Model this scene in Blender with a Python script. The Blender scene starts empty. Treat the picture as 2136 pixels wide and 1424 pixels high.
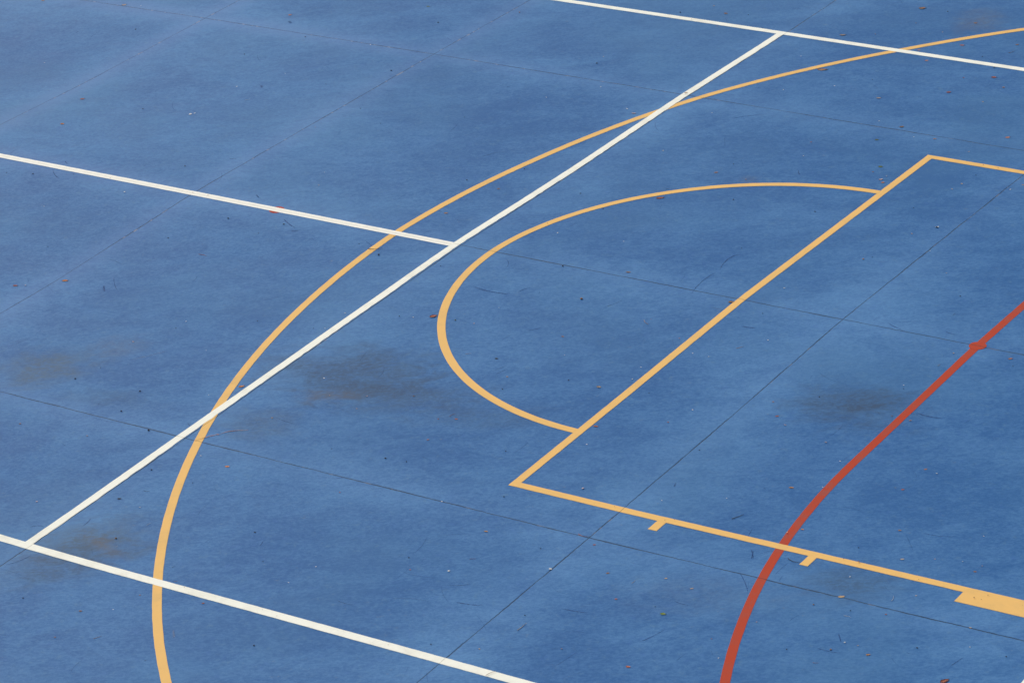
import bpy, bmesh, math, random
import numpy as np
from mathutils import Vector, Matrix
XS=[-6.4262, -4.2262, -2.1098, 0.0339, 2.7315, 5.4291, 8.1267]
YS=[-5.536, -4.1535, -2.7711, -1.3886, -0.0062, 1.3787, 2.7637, 4.1486, 5.5335]
Z=[[0.0053, 0.0054, 0.0075, 0.0094, 0.0041, -0.0095, -0.0144, -0.0015, 0.0073], [0.0001, 0.0038, 0.0002, 0.0054, 0.0288, -0.0004, 0.008, 0.0065, -0.0011], [-0.0122, 0.0005, -0.0094, -0.0142, 0.0315, 0.026, 0.0127, -0.0102, -0.0125], [-0.0316, -0.0328, -0.017, 0.0125, 0.0296, 0.0091, 0.0086, -0.0178, -0.0229], [-0.0234, -0.0209, -0.0142, 0.0031, 0.0347, 0.0174, -0.0051, -0.0322, -0.0362], [-0.0155, -0.0112, 0.0166, -0.0027, 0.0336, 0.029, 0.0024, -0.0161, -0.0242], [-0.0037, 0.0038, 0.011, 0.0089, 0.0134, 0.0146, 0.008, 0.0007, -0.0062]]
CAM=[11.20259, -15.01008, 8.22251]
ROT=[[0.829882, -0.176737, 0.529206], [0.551857, 0.399678, -0.731923], [-0.082154, 0.899456, 0.429219]]
LENS=114.8408
STAINS=[(0.399, -1.764, 1.934, 1.416, 1.294, -2.98, 0.85, 0.0), (0.908, -1.833, 2.298, 1.621, 1.926, -4.394, 0.6, 0.0), (0.322, -2.467, 3.646, 2.802, 2.084, -4.776, 0.35, 2.0), (-1.346, -2.409, 2.719, 2.549, 2.558, -3.689, 0.65, 2.0), (-1.079, -1.994, 4.345, 3.898, 4.641, -6.857, 0.25, 1.0), (0.288, -3.94, 2.53, 2.536, 3.31, -3.308, 0.7, 2.0), (0.401, -3.934, 8.376, 3.604, -5.324, -18.759, 0.8, 1.0), (0.322, -4.175, 2.219, 2.449, 5.22, -3.59, 0.6, 0.0), (3.287, -0.916, 2.919, 1.565, 1.638, -3.783, 0.7, 0.0), (3.332, -0.915, 8.396, 4.479, 4.482, -10.343, 0.5, 0.0), (4.223, -2.608, 3.712, 1.988, 2.577, -5.595, 0.5, 0.0), (4.122, -2.521, 9.183, 4.95, 6.137, -13.382, 0.3, 0.0), (1.189, 4.851, 5.058, 2.894, 4.185, -3.557, 0.4, 1.0), (1.464, -1.872, 2.373, 1.6, 2.755, -6.22, 0.3, 0.0), (0.469, -2.025, 4.863, 3.595, 5.69, -13.074, 0.4, 1.0), (-0.697, -2.562, 3.065, 2.565, 3.744, -8.54, 0.3, 0.0), (3.537, -3.047, 2.248, 1.335, 2.198, -4.899, 0.12, 1.0), (1.155, 1.628, 14.078, 8.099, 6.06, -14.5, 0.2, 1.0)]
TONES=[(-0.905, 2.47, 0.973, 0.632, 0.611, -1.497, -0.3, 0), (1.521, 2.176, 0.867, 0.47, 0.386, -0.896, -0.26, 0), (2.618, 1.449, 1.393, 0.707, 0.424, -0.985, -0.22, 0), (0.818, 4.544, 1.012, 0.524, 0.646, -1.61, -0.3, 0), (-1.071, 1.821, 0.976, 0.662, 0.757, -1.802, -0.18, 0), (-1.232, -1.466, 1.321, 1.079, 0.917, -2.326, -0.28, 0), (0.022, -0.678, 1.734, 1.96, 3.2, -0.334, -0.25, 0), (-1.034, -0.201, 1.312, 0.981, 0.891, -2.174, -0.1, 0), (2.053, -3.835, 1.473, 1.396, 2.191, -1.557, -0.32, 0), (1.581, -4.573, 1.812, 2.058, 4.042, -1.944, -0.1, 0), (1.161, -2.192, 1.528, 1.078, 1.219, -2.755, -0.25, 0), (2.288, -1.568, 2.011, 1.237, 1.23, -2.743, -0.15, 0), (2.56, -1.139, 2.024, 1.182, 1.185, -2.732, -0.18, 0), (3.92, -1.724, 1.373, 0.721, 0.914, -1.96, -0.22, 0), (3.733, -2.908, 1.817, 1.047, 1.472, -3.279, -0.12, 0), (4.743, -3.145, 1.507, 0.784, 1.615, -3.577, -0.15, 0), (0.003, -3.192, 2.417, 1.997, 1.502, -3.346, -0.18, 0), (1.2, -3.525, 1.96, 1.502, 1.385, -3.023, -0.15, 0), (2.038, -2.859, 2.037, 1.388, 2.025, -4.438, -0.05, 0), (-5.165, 2.197, 0.835, 0.596, -0.377, -2.297, 0.2, 0), (-3.978, 2.407, 1.103, 0.614, -1.05, -2.701, 0.22, 0), (-2.784, 3.078, 1.153, 0.575, -1.307, -3.069, 0.12, 0), (-3.408, 0.778, 1.166, 0.68, -1.012, -2.933, 0.12, 0), (-2.002, -0.27, 0.998, 0.572, -0.664, -3.189, 0.12, 0), (-2.399, -1.34, 1.599, 1.019, -0.582, -3.308, 0.18, 0), (2.662, -3.071, 2.126, 1.385, 1.41, -3.123, 0.16, 0), (1.279, -3.032, 1.261, 1.197, 2.631, -1.82, 0.12, 0), (2.674, -0.52, 1.609, 0.898, 0.957, -2.255, 0.14, 0), (1.78, -0.087, 1.517, 0.9, 1.243, -2.876, 0.12, 0), (3.008, -1.906, 2.053, 0.407, -2.218, -4.272, 0.14, 0), (-0.5, -2.926, 1.639, 1.618, 2.993, -2.89, 0.12, 0), (0.815, -4.783, 1.566, 1.354, 1.546, -3.255, 0.1, 0), (0.927, 0.475, 1.432, 0.891, 1.08, -2.488, 0.08, 0), (-0.493, -1.736, 2.295, 1.801, 1.501, -3.694, 0.08, 0)]
SCUFFS=[(0.0181, 0, [-1.773, -1.34, -1.755, -1.363, -1.736, -1.385, -1.715, -1.406, -1.692, -1.427]), (0.0072, 0, [-1.798, -1.212, -1.755, -1.265, -1.709, -1.313, -1.66, -1.356, -1.608, -1.393]), (0.0072, 0, [-2.01, -1.034, -1.976, -1.033, -1.939, -1.038, -1.898, -1.048, -1.854, -1.064]), (0.0054, 0, [-1.749, -1.009, -1.738, -0.972, -1.721, -0.94, -1.7, -0.913, -1.673, -0.891]), (0.0144, 0, [2.452, -3.617, 2.498, -3.614, 2.542, -3.606, 2.584, -3.595, 2.623, -3.579]), (0.0108, 0, [2.982, -3.444, 3.024, -3.441, 3.066, -3.437, 3.106, -3.43, 3.144, -3.421]), (0.0072, 0, [3.467, -3.141, 3.495, -3.148, 3.521, -3.152, 3.545, -3.151, 3.568, -3.146]), (0.0108, 0, [-3.302, -0.058, -3.257, -0.102, -3.214, -0.136, -3.172, -0.161, -3.131, -0.177]), (0.0108, 0, [-3.311, 0.083, -3.296, 0.07, -3.282, 0.06, -3.269, 0.053, -3.257, 0.049]), (0.0108, 0, [-4.995, 2.149, -4.996, 2.162, -4.998, 2.175, -4.999, 2.188, -5.001, 2.201]), (0.0108, 0, [-2.268, 0.557, -2.252, 0.561, -2.235, 0.566, -2.219, 0.57, -2.203, 0.574]), (0.0108, 0, [1.379, 1.896, 1.39, 1.872, 1.403, 1.852, 1.418, 1.836, 1.433, 1.823]), (0.0072, 0, [1.186, -1.389, 1.199, -1.363, 1.211, -1.335, 1.22, -1.305, 1.228, -1.272]), (0.0072, 0, [1.225, -1.418, 1.236, -1.386, 1.246, -1.352, 1.253, -1.317, 1.258, -1.279]), (0.0108, 0, [3.562, -2.527, 3.58, -2.551, 3.598, -2.575, 3.614, -2.6, 3.63, -2.626]), (0.0108, 0, [3.578, -2.531, 3.589, -2.556, 3.6, -2.581, 3.61, -2.606, 3.621, -2.63]), (0.009, 0, [4.989, -3.127, 4.996, -3.1, 5.002, -3.072, 5.008, -3.045, 5.015, -3.017]), (0.0108, 0, [4.365, -3.075, 4.379, -3.094, 4.393, -3.112, 4.406, -3.13, 4.42, -3.148]), (0.0181, 0, [2.224, -0.314, 2.252, -0.314, 2.278, -0.311, 2.303, -0.306, 2.327, -0.298]), (0.0181, 0, [3.64, -0.854, 3.688, -0.864, 3.732, -0.867, 3.774, -0.862, 3.813, -0.85]), (0.0108, 0, [2.983, 0.061, 3.024, 0.038, 3.064, 0.02, 3.102, 0.008, 3.138, 0.002]), (0.009, 0, [3.337, 0.092, 3.365, 0.08, 3.39, 0.074, 3.414, 0.074, 3.435, 0.08]), (0.0144, 0, [1.718, 0.301, 1.689, 0.394, 1.678, 0.471, 1.685, 0.531, 1.711, 0.574]), (0.0108, 0, [1.737, -0.069, 1.714, 0.037, 1.702, 0.136, 1.703, 0.225, 1.718, 0.301]), (0.0144, 0, [0.417, -0.475, 0.511, -0.494, 0.598, -0.5, 0.678, -0.495, 0.752, -0.479]), (0.0072, 0, [0.471, -0.504, 0.534, -0.506, 0.593, -0.503, 0.648, -0.494, 0.7, -0.479]), (0.0072, 0, [0.413, -0.069, 0.446, -0.097, 0.469, -0.126, 0.482, -0.157, 0.486, -0.189]), (0.0144, 0, [-1.295, -0.11, -1.244, -0.144, -1.195, -0.172, -1.147, -0.195, -1.102, -0.212]), (0.0181, 0, [-1.128, -0.254, -1.112, -0.249, -1.098, -0.242, -1.087, -0.232, -1.078, -0.218]), (0.0144, 0, [-1.703, 0.135, -1.684, 0.119, -1.666, 0.106, -1.648, 0.095, -1.631, 0.088]), (0.0289, 0, [-2.932, 1.779, -2.92, 1.768, -2.908, 1.758, -2.895, 1.747, -2.883, 1.737]), (0.0325, 0, [-3.571, 2.949, -3.556, 2.938, -3.541, 2.927, -3.526, 2.917, -3.511, 2.906]), (0.009, 0, [-0.085, -2.613, -0.053, -2.633, -0.021, -2.652, 0.01, -2.668, 0.041, -2.682]), (0.0072, 0, [0.338, -2.354, 0.39, -2.367, 0.438, -2.375, 0.484, -2.379, 0.527, -2.377]), (0.0108, 2, [-0.922, -2.129, -0.879, -2.08, -0.839, -2.028, -0.8, -1.974, -0.764, -1.917]), (0.0181, 2, [1.305, -4.457, 1.322, -4.475, 1.339, -4.493, 1.354, -4.511, 1.368, -4.531]), (0.0144, 0, [2.858, -2.124, 2.853, -2.111, 2.849, -2.099, 2.844, -2.086, 2.84, -2.074]), (0.0108, 0, [3.515, -3.562, 3.534, -3.523, 3.55, -3.48, 3.563, -3.435, 3.574, -3.386]), (0.0072, 0, [2.324, -3.497, 2.361, -3.485, 2.394, -3.467, 2.422, -3.444, 2.446, -3.414]), (0.0108, 0, [0.515, 2.482, 0.553, 2.542, 0.599, 2.591, 0.652, 2.63, 0.711, 2.657]), (0.0072, 0, [3.489, -2.483, 3.486, -2.448, 3.48, -2.411, 3.471, -2.372, 3.458, -2.331]), (0.0108, 0, [1.09, -0.861, 1.105, -0.845, 1.12, -0.828, 1.134, -0.812, 1.149, -0.795]), (0.0072, 0, [1.184, -3.588, 1.182, -3.572, 1.178, -3.555, 1.172, -3.537, 1.164, -3.519]), (0.0108, 0, [0.154, -3.813, 0.155, -3.793, 0.153, -3.77, 0.146, -3.745, 0.135, -3.718]), (0.0108, 0, [-0.108, -3.953, -0.097, -3.932, -0.08, -3.917, -0.058, -3.908, -0.03, -3.904]), (0.0108, 0, [0.046, -4.321, 0.071, -4.289, 0.09, -4.252, 0.102, -4.209, 0.108, -4.162]), (0.0072, 0, [3.767, -2.918, 3.732, -2.871, 3.695, -2.828, 3.656, -2.788, 3.615, -2.751]), (0.0072, 0, [4.771, -2.433, 4.752, -2.433, 4.733, -2.435, 4.715, -2.44, 4.699, -2.446]), (0.0072, 0, [4.267, -2.018, 4.322, -2.02, 4.372, -2.013, 4.419, -1.997, 4.461, -1.972]), (0.009, 0, [4.325, -3.239, 4.366, -3.242, 4.404, -3.242, 4.441, -3.237, 4.476, -3.228]), (0.0072, 2, [1.926, -0.165, 1.969, -0.171, 2.01, -0.172, 2.048, -0.166, 2.083, -0.155]), (0.0072, 0, [1.889, -3.859, 1.923, -3.866, 1.955, -3.869, 1.986, -3.868, 2.014, -3.864]), (0.0072, 0, [-0.682, 1.248, -0.666, 1.307, -0.642, 1.356, -0.61, 1.396, -0.57, 1.425]), (0.0072, 0, [1.341, -0.409, 1.361, -0.384, 1.377, -0.355, 1.389, -0.32, 1.396, -0.281]), (0.0108, 0, [0.748, -0.445, 0.752, -0.415, 0.761, -0.39, 0.774, -0.37, 0.792, -0.355]), (0.0072, 0, [-0.595, -0.178, -0.548, -0.207, -0.504, -0.231, -0.463, -0.249, -0.423, -0.261])]
CRACK=[0.101, -2.779, 0.125, -2.732, 0.151, -2.69, 0.186, -2.656, 0.212, -2.614, 0.265, -2.572, 0.325, -2.534]
DEBRIS="""Lt,-5.043,2.785,0.0317,0.33|Lo,-3.640,3.057,0.0264,0.37|Gk,-4.592,2.379,0.0154,0.34|Fw,-4.898,2.813,0.0118,0.33|Gk,-3.231,2.706,0.0148,0.36|Lb,-5.749,2.643,0.0242,0.34|Lr,-4.010,1.079,0.0290,0.37|Lo,-3.808,0.627,0.0249,0.39|Fw,-3.083,1.692,0.0144,0.35|Nw,-2.843,1.512,0.0360,1.09,1|Fw,-3.053,1.125,0.0318,0.37|Fw,-3.036,1.151,0.0177,0.37|Fw,-2.906,2.032,0.0108,0.36|Gk,-3.450,1.082,0.0143,0.37|Gk,-3.444,2.245,0.0111,0.36|Fw,-4.793,1.564,0.0151,0.36|Gk,-2.462,0.333,0.0135,0.39|Gk,-3.562,-0.235,0.0104,0.37|Gk,-3.373,-0.179,0.0138,0.37|Gk,-3.098,-0.080,0.0103,0.37|Fw,-2.566,-0.179,0.0202,0.37|Gb,-2.805,-0.042,0.0102,0.37|Fw,-1.501,0.619,0.0098,0.41|Ft,-1.402,0.422,0.0130,0.41|Fw,-2.938,-0.567,0.0101,0.38|Gk,-1.634,-0.251,0.0130,0.37|Gk,-1.230,-0.186,0.0160,0.38|Gb,-2.113,-0.020,0.0100,0.37|Gb,-1.989,-0.012,0.0133,0.37|Gk,-2.489,1.965,0.0107,0.36|Fr,-2.048,1.250,0.0102,0.40|Lg,-2.753,3.611,0.0223,0.38|Gk,-2.471,3.338,0.0183,0.38|Gb,-2.024,3.759,0.0146,0.39|Gk,-2.202,2.363,0.0177,0.37|Fw,-2.666,2.751,0.0145,0.37|Nk,-1.227,2.417,0.0242,0.87,1|Gk,-1.000,2.196,0.0068,0.39|Fw,-0.866,2.349,0.0135,0.39|Fw,-0.620,2.665,0.0136,0.39|Gk,-0.898,3.054,0.0173,0.40|Ft,-0.928,3.191,0.0139,0.39|Gk,-1.300,3.493,0.0071,0.39|Fp,-0.144,2.332,0.0364,0.39|Fw,-0.229,2.381,0.0199,0.39|Gb,-0.187,2.007,0.0131,0.40|Gk,-0.297,1.209,0.0128,0.42|Gk,-0.541,0.895,0.0128,0.42|Lb,-0.266,0.857,0.0158,0.42|Nk,-0.401,0.390,0.0288,-0.34,1|Lb,-0.351,0.378,0.0219,0.42|Gk,-0.217,0.318,0.0062,0.42|Lr,0.787,1.145,0.0464,0.40|Nk,0.753,1.296,0.0273,1.06,1|Gk,0.545,0.845,0.0124,0.40|Gb,0.353,0.491,0.0123,0.41|Gk,0.272,1.005,0.0125,0.40|Fw,0.388,1.838,0.0160,0.39|Gk,-0.905,4.213,0.0143,0.37|Gk,-1.192,1.818,0.0101,0.40|Gk,-1.964,1.663,0.0103,0.40|Gk,-1.667,1.490,0.0101,0.41|Lt,-0.746,4.429,0.0143,0.37|Lb,-0.580,4.319,0.0248,0.37|Gk,-0.410,4.354,0.0106,0.38|Nk,-0.172,4.148,0.0339,-0.47,1|Gb,-0.750,4.110,0.0106,0.39|Ly,0.431,4.242,0.0412,0.38|Lb,0.704,4.946,0.0451,0.38|Gk,0.906,4.951,0.0138,0.38|Lb,0.635,3.566,0.0634,0.41|Lr,1.307,4.379,0.0302,0.38|Lo,1.070,4.181,0.0168,0.39|Lo,1.216,4.013,0.0199,0.40|Nb,1.683,4.390,0.0561,1.22,1|Lb,1.658,4.532,0.0200,0.38|Lr,1.788,3.897,0.0325,0.41|Fr,1.603,3.807,0.0163,0.41|Fb,1.932,3.747,0.0258,0.41|Lr,1.636,3.519,0.0258,0.41|Ly,1.253,3.233,0.0292,0.41|Fw,0.868,3.317,0.0132,0.41|Ft,1.926,3.447,0.0160,0.41|Fw,0.581,3.112,0.0132,0.41|Fw,0.367,3.746,0.0135,0.40|Fw,0.348,2.543,0.0131,0.39|Fw,1.457,2.854,0.0127,0.41|Lb,1.643,2.820,0.0253,0.41|Lo,2.361,2.929,0.0279,0.42|Lb,1.940,2.716,0.0187,0.41|Lg,1.599,2.552,0.0220,0.40|Fw,1.798,2.692,0.0094,0.41|Fr,1.221,2.346,0.0158,0.40|Fw,1.292,2.115,0.0125,0.40|Lb,0.904,1.653,0.0219,0.39|Lg,1.838,2.152,0.0246,0.40|Fw,1.948,2.024,0.0153,0.40|Fp,1.940,1.960,0.0366,0.40|Lo,1.976,1.923,0.0183,0.40|Lb,1.835,2.054,0.0123,0.40|Fw,2.618,1.417,0.0264,0.41|Lb,2.803,2.237,0.0149,0.40|Ft,2.243,2.603,0.0123,0.41|Gk,2.462,2.263,0.0091,0.41|Ft,2.427,1.997,0.0150,0.41|Ft,2.443,2.099,0.0181,0.41|Fw,2.763,2.134,0.0149,0.40|Gk,0.938,1.817,0.0094,0.39|Gk,1.808,1.334,0.0120,0.40|Gk,1.237,1.302,0.0123,0.40|Gk,2.346,1.631,0.0089,0.41|Fb,1.143,1.623,0.0124,0.40|Lb,-0.003,2.789,0.0200,0.40|Gb,0.803,4.654,0.0103,0.38|Lb,1.197,4.812,0.0238,0.38|Gk,1.708,4.067,0.0131,0.41|Gk,1.537,4.230,0.0099,0.39|Ft,1.062,4.559,0.0136,0.38|Gb,2.433,2.426,0.0122,0.41|Gb,2.544,2.413,0.0121,0.41|Gk,1.049,3.528,0.0099,0.41|Fr,-0.499,4.057,0.0140,0.39|Gb,0.638,4.346,0.0103,0.38|Nr,-1.439,-0.763,0.0655,-0.02,1|Gk,-1.821,-0.639,0.0130,0.37|Gk,-2.494,-1.043,0.0098,0.39|Lo,-2.053,-1.388,0.0353,0.37|Lr,-2.303,-1.577,0.0283,0.43|Fp,-2.243,-1.550,0.0157,0.43|Fw,-0.929,-1.569,0.0122,0.39|Gk,-0.927,-1.669,0.0091,0.39|Gk,-0.513,-1.395,0.0091,0.38|Gk,-0.125,-1.347,0.0089,0.38|Fw,-0.059,-1.320,0.0089,0.38|Gk,-1.302,-0.361,0.0096,0.38|Gk,-1.405,-0.539,0.0064,0.37|Fp,-1.055,-1.920,0.0181,0.40|Gk,-1.057,-2.454,0.0147,0.41|Gk,-0.588,-2.423,0.0145,0.41|Gk,-1.011,-2.277,0.0089,0.41|Gk,-0.526,-2.668,0.0144,0.42|Gk,-0.224,-2.788,0.0169,0.43|Lo,-0.063,-2.132,0.0318,0.40|Fw,0.329,-1.853,0.0143,0.41|Ft,0.490,-2.016,0.0113,0.41|Fw,-0.177,-2.297,0.0086,0.40|Fp,-0.511,-2.989,0.0141,0.43|Ft,0.347,-2.375,0.0169,0.41|Gk,0.885,-2.533,0.0082,0.41|Fw,-0.558,-1.839,0.0089,0.39|Fb,-0.972,-3.041,0.0172,0.43|Gk,-0.372,-0.332,0.0186,0.39|Gk,-0.436,-0.075,0.0125,0.39|Nk,-0.439,-0.275,0.0916,0.47,1|Lr,0.457,-0.924,0.0411,0.40|Gg,0.611,-0.914,0.0146,0.40|Ft,0.741,-0.907,0.0116,0.40|Fw,0.760,-0.668,0.0088,0.40|Gb,1.159,-0.373,0.0234,0.40|Lb,1.222,0.060,0.0235,0.42|Gk,0.800,-0.023,0.0150,0.39|Lb,1.327,-0.842,0.0143,0.40|Lk,1.124,-1.238,0.0170,0.41|Nt,0.936,-1.253,0.0363,0.60,1|Nt,1.687,-0.492,0.0676,-0.63,1|Fo,1.690,-0.443,0.0086,0.40|Ft,1.310,-1.406,0.0168,0.41|Ly,1.864,-1.299,0.0248,0.41|Fw,1.991,-1.141,0.0110,0.41|Fw,1.958,-0.995,0.0111,0.41|Fw,1.469,-1.042,0.0085,0.41|Gk,1.660,-1.298,0.0111,0.41|Gk,1.371,-1.547,0.0111,0.41|Fp,0.696,-1.933,0.0141,0.41|Ft,0.733,-2.087,0.0112,0.41|Gb,0.949,-1.828,0.0112,0.41|Nr,1.286,-1.926,0.0442,1.28,1|Fr,1.236,-1.998,0.0138,0.42|Lr,1.332,-1.956,0.0165,0.42|Fo,1.324,-2.224,0.0163,0.42|Lr,2.102,-1.707,0.0269,0.42|Fw,2.169,-1.908,0.0106,0.42|Gk,1.800,-2.157,0.0107,0.42|Gr,2.447,-1.503,0.0107,0.42|Fo,1.974,-0.593,0.0112,0.40|Fw,0.945,0.450,0.0120,0.41|Fw,0.488,0.399,0.0122,0.41|Gk,0.265,-1.006,0.0118,0.41|Fw,0.351,-0.984,0.0118,0.41|Fw,-0.071,-1.099,0.0120,0.38|Gk,0.089,-0.316,0.0091,0.39|Gk,2.167,-1.248,0.0082,0.41|Gk,-0.588,-0.244,0.0094,0.38|Lb,2.012,-0.061,0.0286,0.39|Fw,2.204,0.239,0.0172,0.42|Fw,2.463,-0.414,0.0139,0.40|Nb,2.360,-0.556,0.0500,0.96,1|Gk,2.262,-0.122,0.0085,0.39|Gb,2.434,0.802,0.0173,0.41|Gk,2.471,0.850,0.0087,0.41|Gk,1.672,0.653,0.0089,0.41|Fw,2.745,1.071,0.0115,0.41|Gk,3.206,0.555,0.0111,0.42|Nk,3.284,0.319,0.0317,1.70,1|Ft,3.514,-0.145,0.0135,0.40|Lo,3.836,-0.079,0.0213,0.40|Nb,3.503,-0.302,0.0354,1.60,1|Fw,3.435,-0.600,0.0106,0.41|Gk,3.453,-0.636,0.0080,0.41|Lb,2.861,-1.058,0.0107,0.41|Lr,2.963,-1.196,0.0159,0.41|Fp,3.056,-1.270,0.0184,0.41|Fp,3.354,-1.352,0.0182,0.41|Fw,2.496,-1.321,0.0134,0.41|Lb,3.656,-0.948,0.0130,0.41|Fw,2.143,-0.726,0.0111,0.40|Fw,2.249,-0.727,0.0111,0.40|Ft,2.983,0.818,0.0113,0.41|Gk,2.619,1.409,0.0205,0.41|Ft,2.523,1.262,0.0146,0.41|Ft,3.577,0.357,0.0082,0.42|Gk,3.889,-0.157,0.0080,0.40|Gk,2.770,-1.710,0.0105,0.42|Gk,3.069,-0.906,0.0107,0.41|Gb,3.542,-0.944,0.0105,0.41|Lo,0.466,-2.942,0.0219,0.42|Gk,0.094,-3.151,0.0138,0.42|Nk,0.227,-3.355,0.0375,0.26,1|Lk,0.142,-3.488,0.0191,0.42|Nw,0.480,-3.643,0.0337,1.44,1|Gk,1.069,-3.472,0.0131,0.43|Fr,1.227,-2.922,0.0106,0.43|Fp,-0.260,-3.712,0.0163,0.45|Fw,0.312,-3.517,0.0108,0.42|Gb,0.415,-3.843,0.0160,0.43|Nw,0.472,-3.907,0.0161,1.56,1|Nk,0.898,-3.951,0.0177,0.96,1|Gb,1.092,-4.100,0.0103,0.43|Gb,1.611,-4.109,0.0075,0.43|Gb,1.717,-4.127,0.0075,0.44|Fw,1.561,-3.824,0.0102,0.43|Fr,1.282,-4.183,0.0202,0.44|Nb,1.002,-4.689,0.0445,1.07,1|Lb,0.744,-4.521,0.0153,0.44|Gk,0.376,-4.549,0.0103,0.44|Fb,0.924,-4.259,0.0128,0.44|Fw,0.891,-4.436,0.0076,0.44|Fb,0.800,-4.785,0.0126,0.44|Gk,1.784,-4.405,0.0123,0.44|Nk,1.373,-4.758,0.0118,0.79,1|Gk,1.303,-3.705,0.0077,0.43|Gk,0.406,-3.174,0.0082,0.42|Fw,0.249,-2.905,0.0138,0.42|Nb,1.006,-4.064,0.0223,0.71,1|Fw,1.593,-3.631,0.0102,0.43|Fp,2.418,-2.338,0.0234,0.42|Lb,2.199,-2.943,0.0179,0.43|Nr,2.300,-3.217,0.0325,0.50,1|Fw,2.257,-3.373,0.0176,0.43|Gk,1.986,-3.346,0.0102,0.43|Fw,2.726,-3.134,0.0274,0.43|Nt,2.911,-3.677,0.0768,1.53,1|Gk,2.862,-3.577,0.0097,0.43|Lg,3.487,-3.275,0.0264,0.43|Nt,3.184,-3.065,0.0342,1.55,1|Lt,3.318,-2.968,0.0122,0.42|Nb,3.022,-4.116,0.0610,1.14,1|Lr,3.590,-3.772,0.0210,0.44|Gk,3.415,-3.231,0.0072,0.43|Fw,2.875,-2.276,0.0102,0.42|Nr,2.695,-2.764,0.0692,-0.00,1|Gb,2.682,-2.441,0.0077,0.43|Gb,3.002,-2.457,0.0101,0.42|Gb,3.046,-2.432,0.0101,0.42|Fw,1.798,-2.773,0.0157,0.43|Gk,2.076,-2.590,0.0104,0.42|Lr,2.797,-2.823,0.0126,0.42|Gk,2.563,-2.975,0.0101,0.43|Fr,2.065,-3.446,0.0126,0.43|Gk,1.361,-2.484,0.0108,0.42|Gk,1.230,-2.500,0.0162,0.42|Lr,3.195,-3.249,0.0122,0.43|Gk,2.591,-4.013,0.0097,0.44|Gb,2.402,-4.113,0.0073,0.44|Gb,3.206,-3.770,0.0095,0.44|Ft,2.835,-3.944,0.0120,0.44|Lb,3.018,-3.044,0.0148,0.42|Nk,3.331,-2.265,0.0755,1.10,1|Lb,3.431,-1.872,0.0228,0.43|Fw,3.176,-2.114,0.0102,0.42|Lo,3.703,-2.243,0.0148,0.43|Lo,3.979,-1.398,0.0151,0.44|Fw,4.054,-1.417,0.0126,0.44|Lr,3.973,-1.648,0.0150,0.43|Lb,4.162,-2.044,0.0147,0.43|Ly,4.312,-2.305,0.0168,0.43|Lb,4.698,-2.265,0.0142,0.44|Nk,3.821,-2.545,0.0797,-0.18,1|Fw,4.158,-2.574,0.0096,0.43|Lt,4.213,-2.765,0.0308,0.43|Nw,4.450,-2.677,0.0494,1.87,1|Nw,4.333,-2.923,0.0421,-0.04,1|Gk,4.318,-2.865,0.0094,0.42|Ly,3.490,-3.001,0.0170,0.42|Fp,3.949,-3.150,0.0118,0.43|Fw,4.435,-3.141,0.0139,0.43|Ft,4.506,-3.138,0.0115,0.43|Gb,4.405,-3.227,0.0139,0.43|Lb,4.589,-3.191,0.0184,0.43|Gk,4.209,-3.311,0.0093,0.43|Gk,4.774,-3.040,0.0115,0.42|Fw,4.999,-2.929,0.0091,0.42|Gk,5.194,-2.936,0.0090,0.42|Nr,4.397,-3.360,0.0299,0.43,1|Lr,5.026,-3.250,0.0426,1.04,1|Ft,3.651,-2.311,0.0148,0.43|Fw,3.584,-1.809,0.0101,0.43|Fw,3.949,-3.518,0.0093,0.43|Gb,4.125,-2.890,0.0119,0.42|Fw,3.524,-1.507,0.0128,0.43|Ft,4.923,-2.771,0.0184,0.43|Fr,3.827,-3.379,0.0094,0.43|Ft,4.704,-2.198,0.0095,0.44|Fw,4.596,-2.200,0.0095,0.44|Ft,4.460,-2.236,0.0096,0.44|Fw,4.575,-1.919,0.0097,0.44|Fr,4.493,-2.826,0.0140,0.42|Gk,4.056,-2.292,0.0097,0.43|Ft,4.543,-2.603,0.0118,0.43|Gb,4.046,-2.432,0.0097,0.43|Gb,4.129,-2.427,0.0193,0.43|Gb,4.484,-2.461,0.0095,0.43|Gb,4.864,-2.458,0.0117,0.44|Gb,4.813,-2.508,0.0140,0.44|Gb,4.853,-2.510,0.0093,0.44"""

J1,J2,J3=2.7637,-0.0062,-2.7711
K1,K2,K3,K4=-4.2262,-2.1098,0.0339,2.7315
FT=2.0511; HN=2.4468; HF=2.4266; SCX,SCY,SR=2.0561,-0.0146,1.7849
AX,AY,AR=6.2976,-0.0077,6.7635
RX,RR,RYN,RYF=3.5969,5.5655,-1.4123,1.6141
D1X,D2X=3.5966,-1.4126; CLY=-0.0196
JX=[K1-4.3,K1-2.15,K1,K2,K3,K4,K4+2.70,K4+5.40]
JY=[J1+5.54,J1+2.77,J1,J2,J3,J3-2.77,J3-5.54]
scene=bpy.context.scene; col=scene.collection
rnd=random.Random(7)

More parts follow.
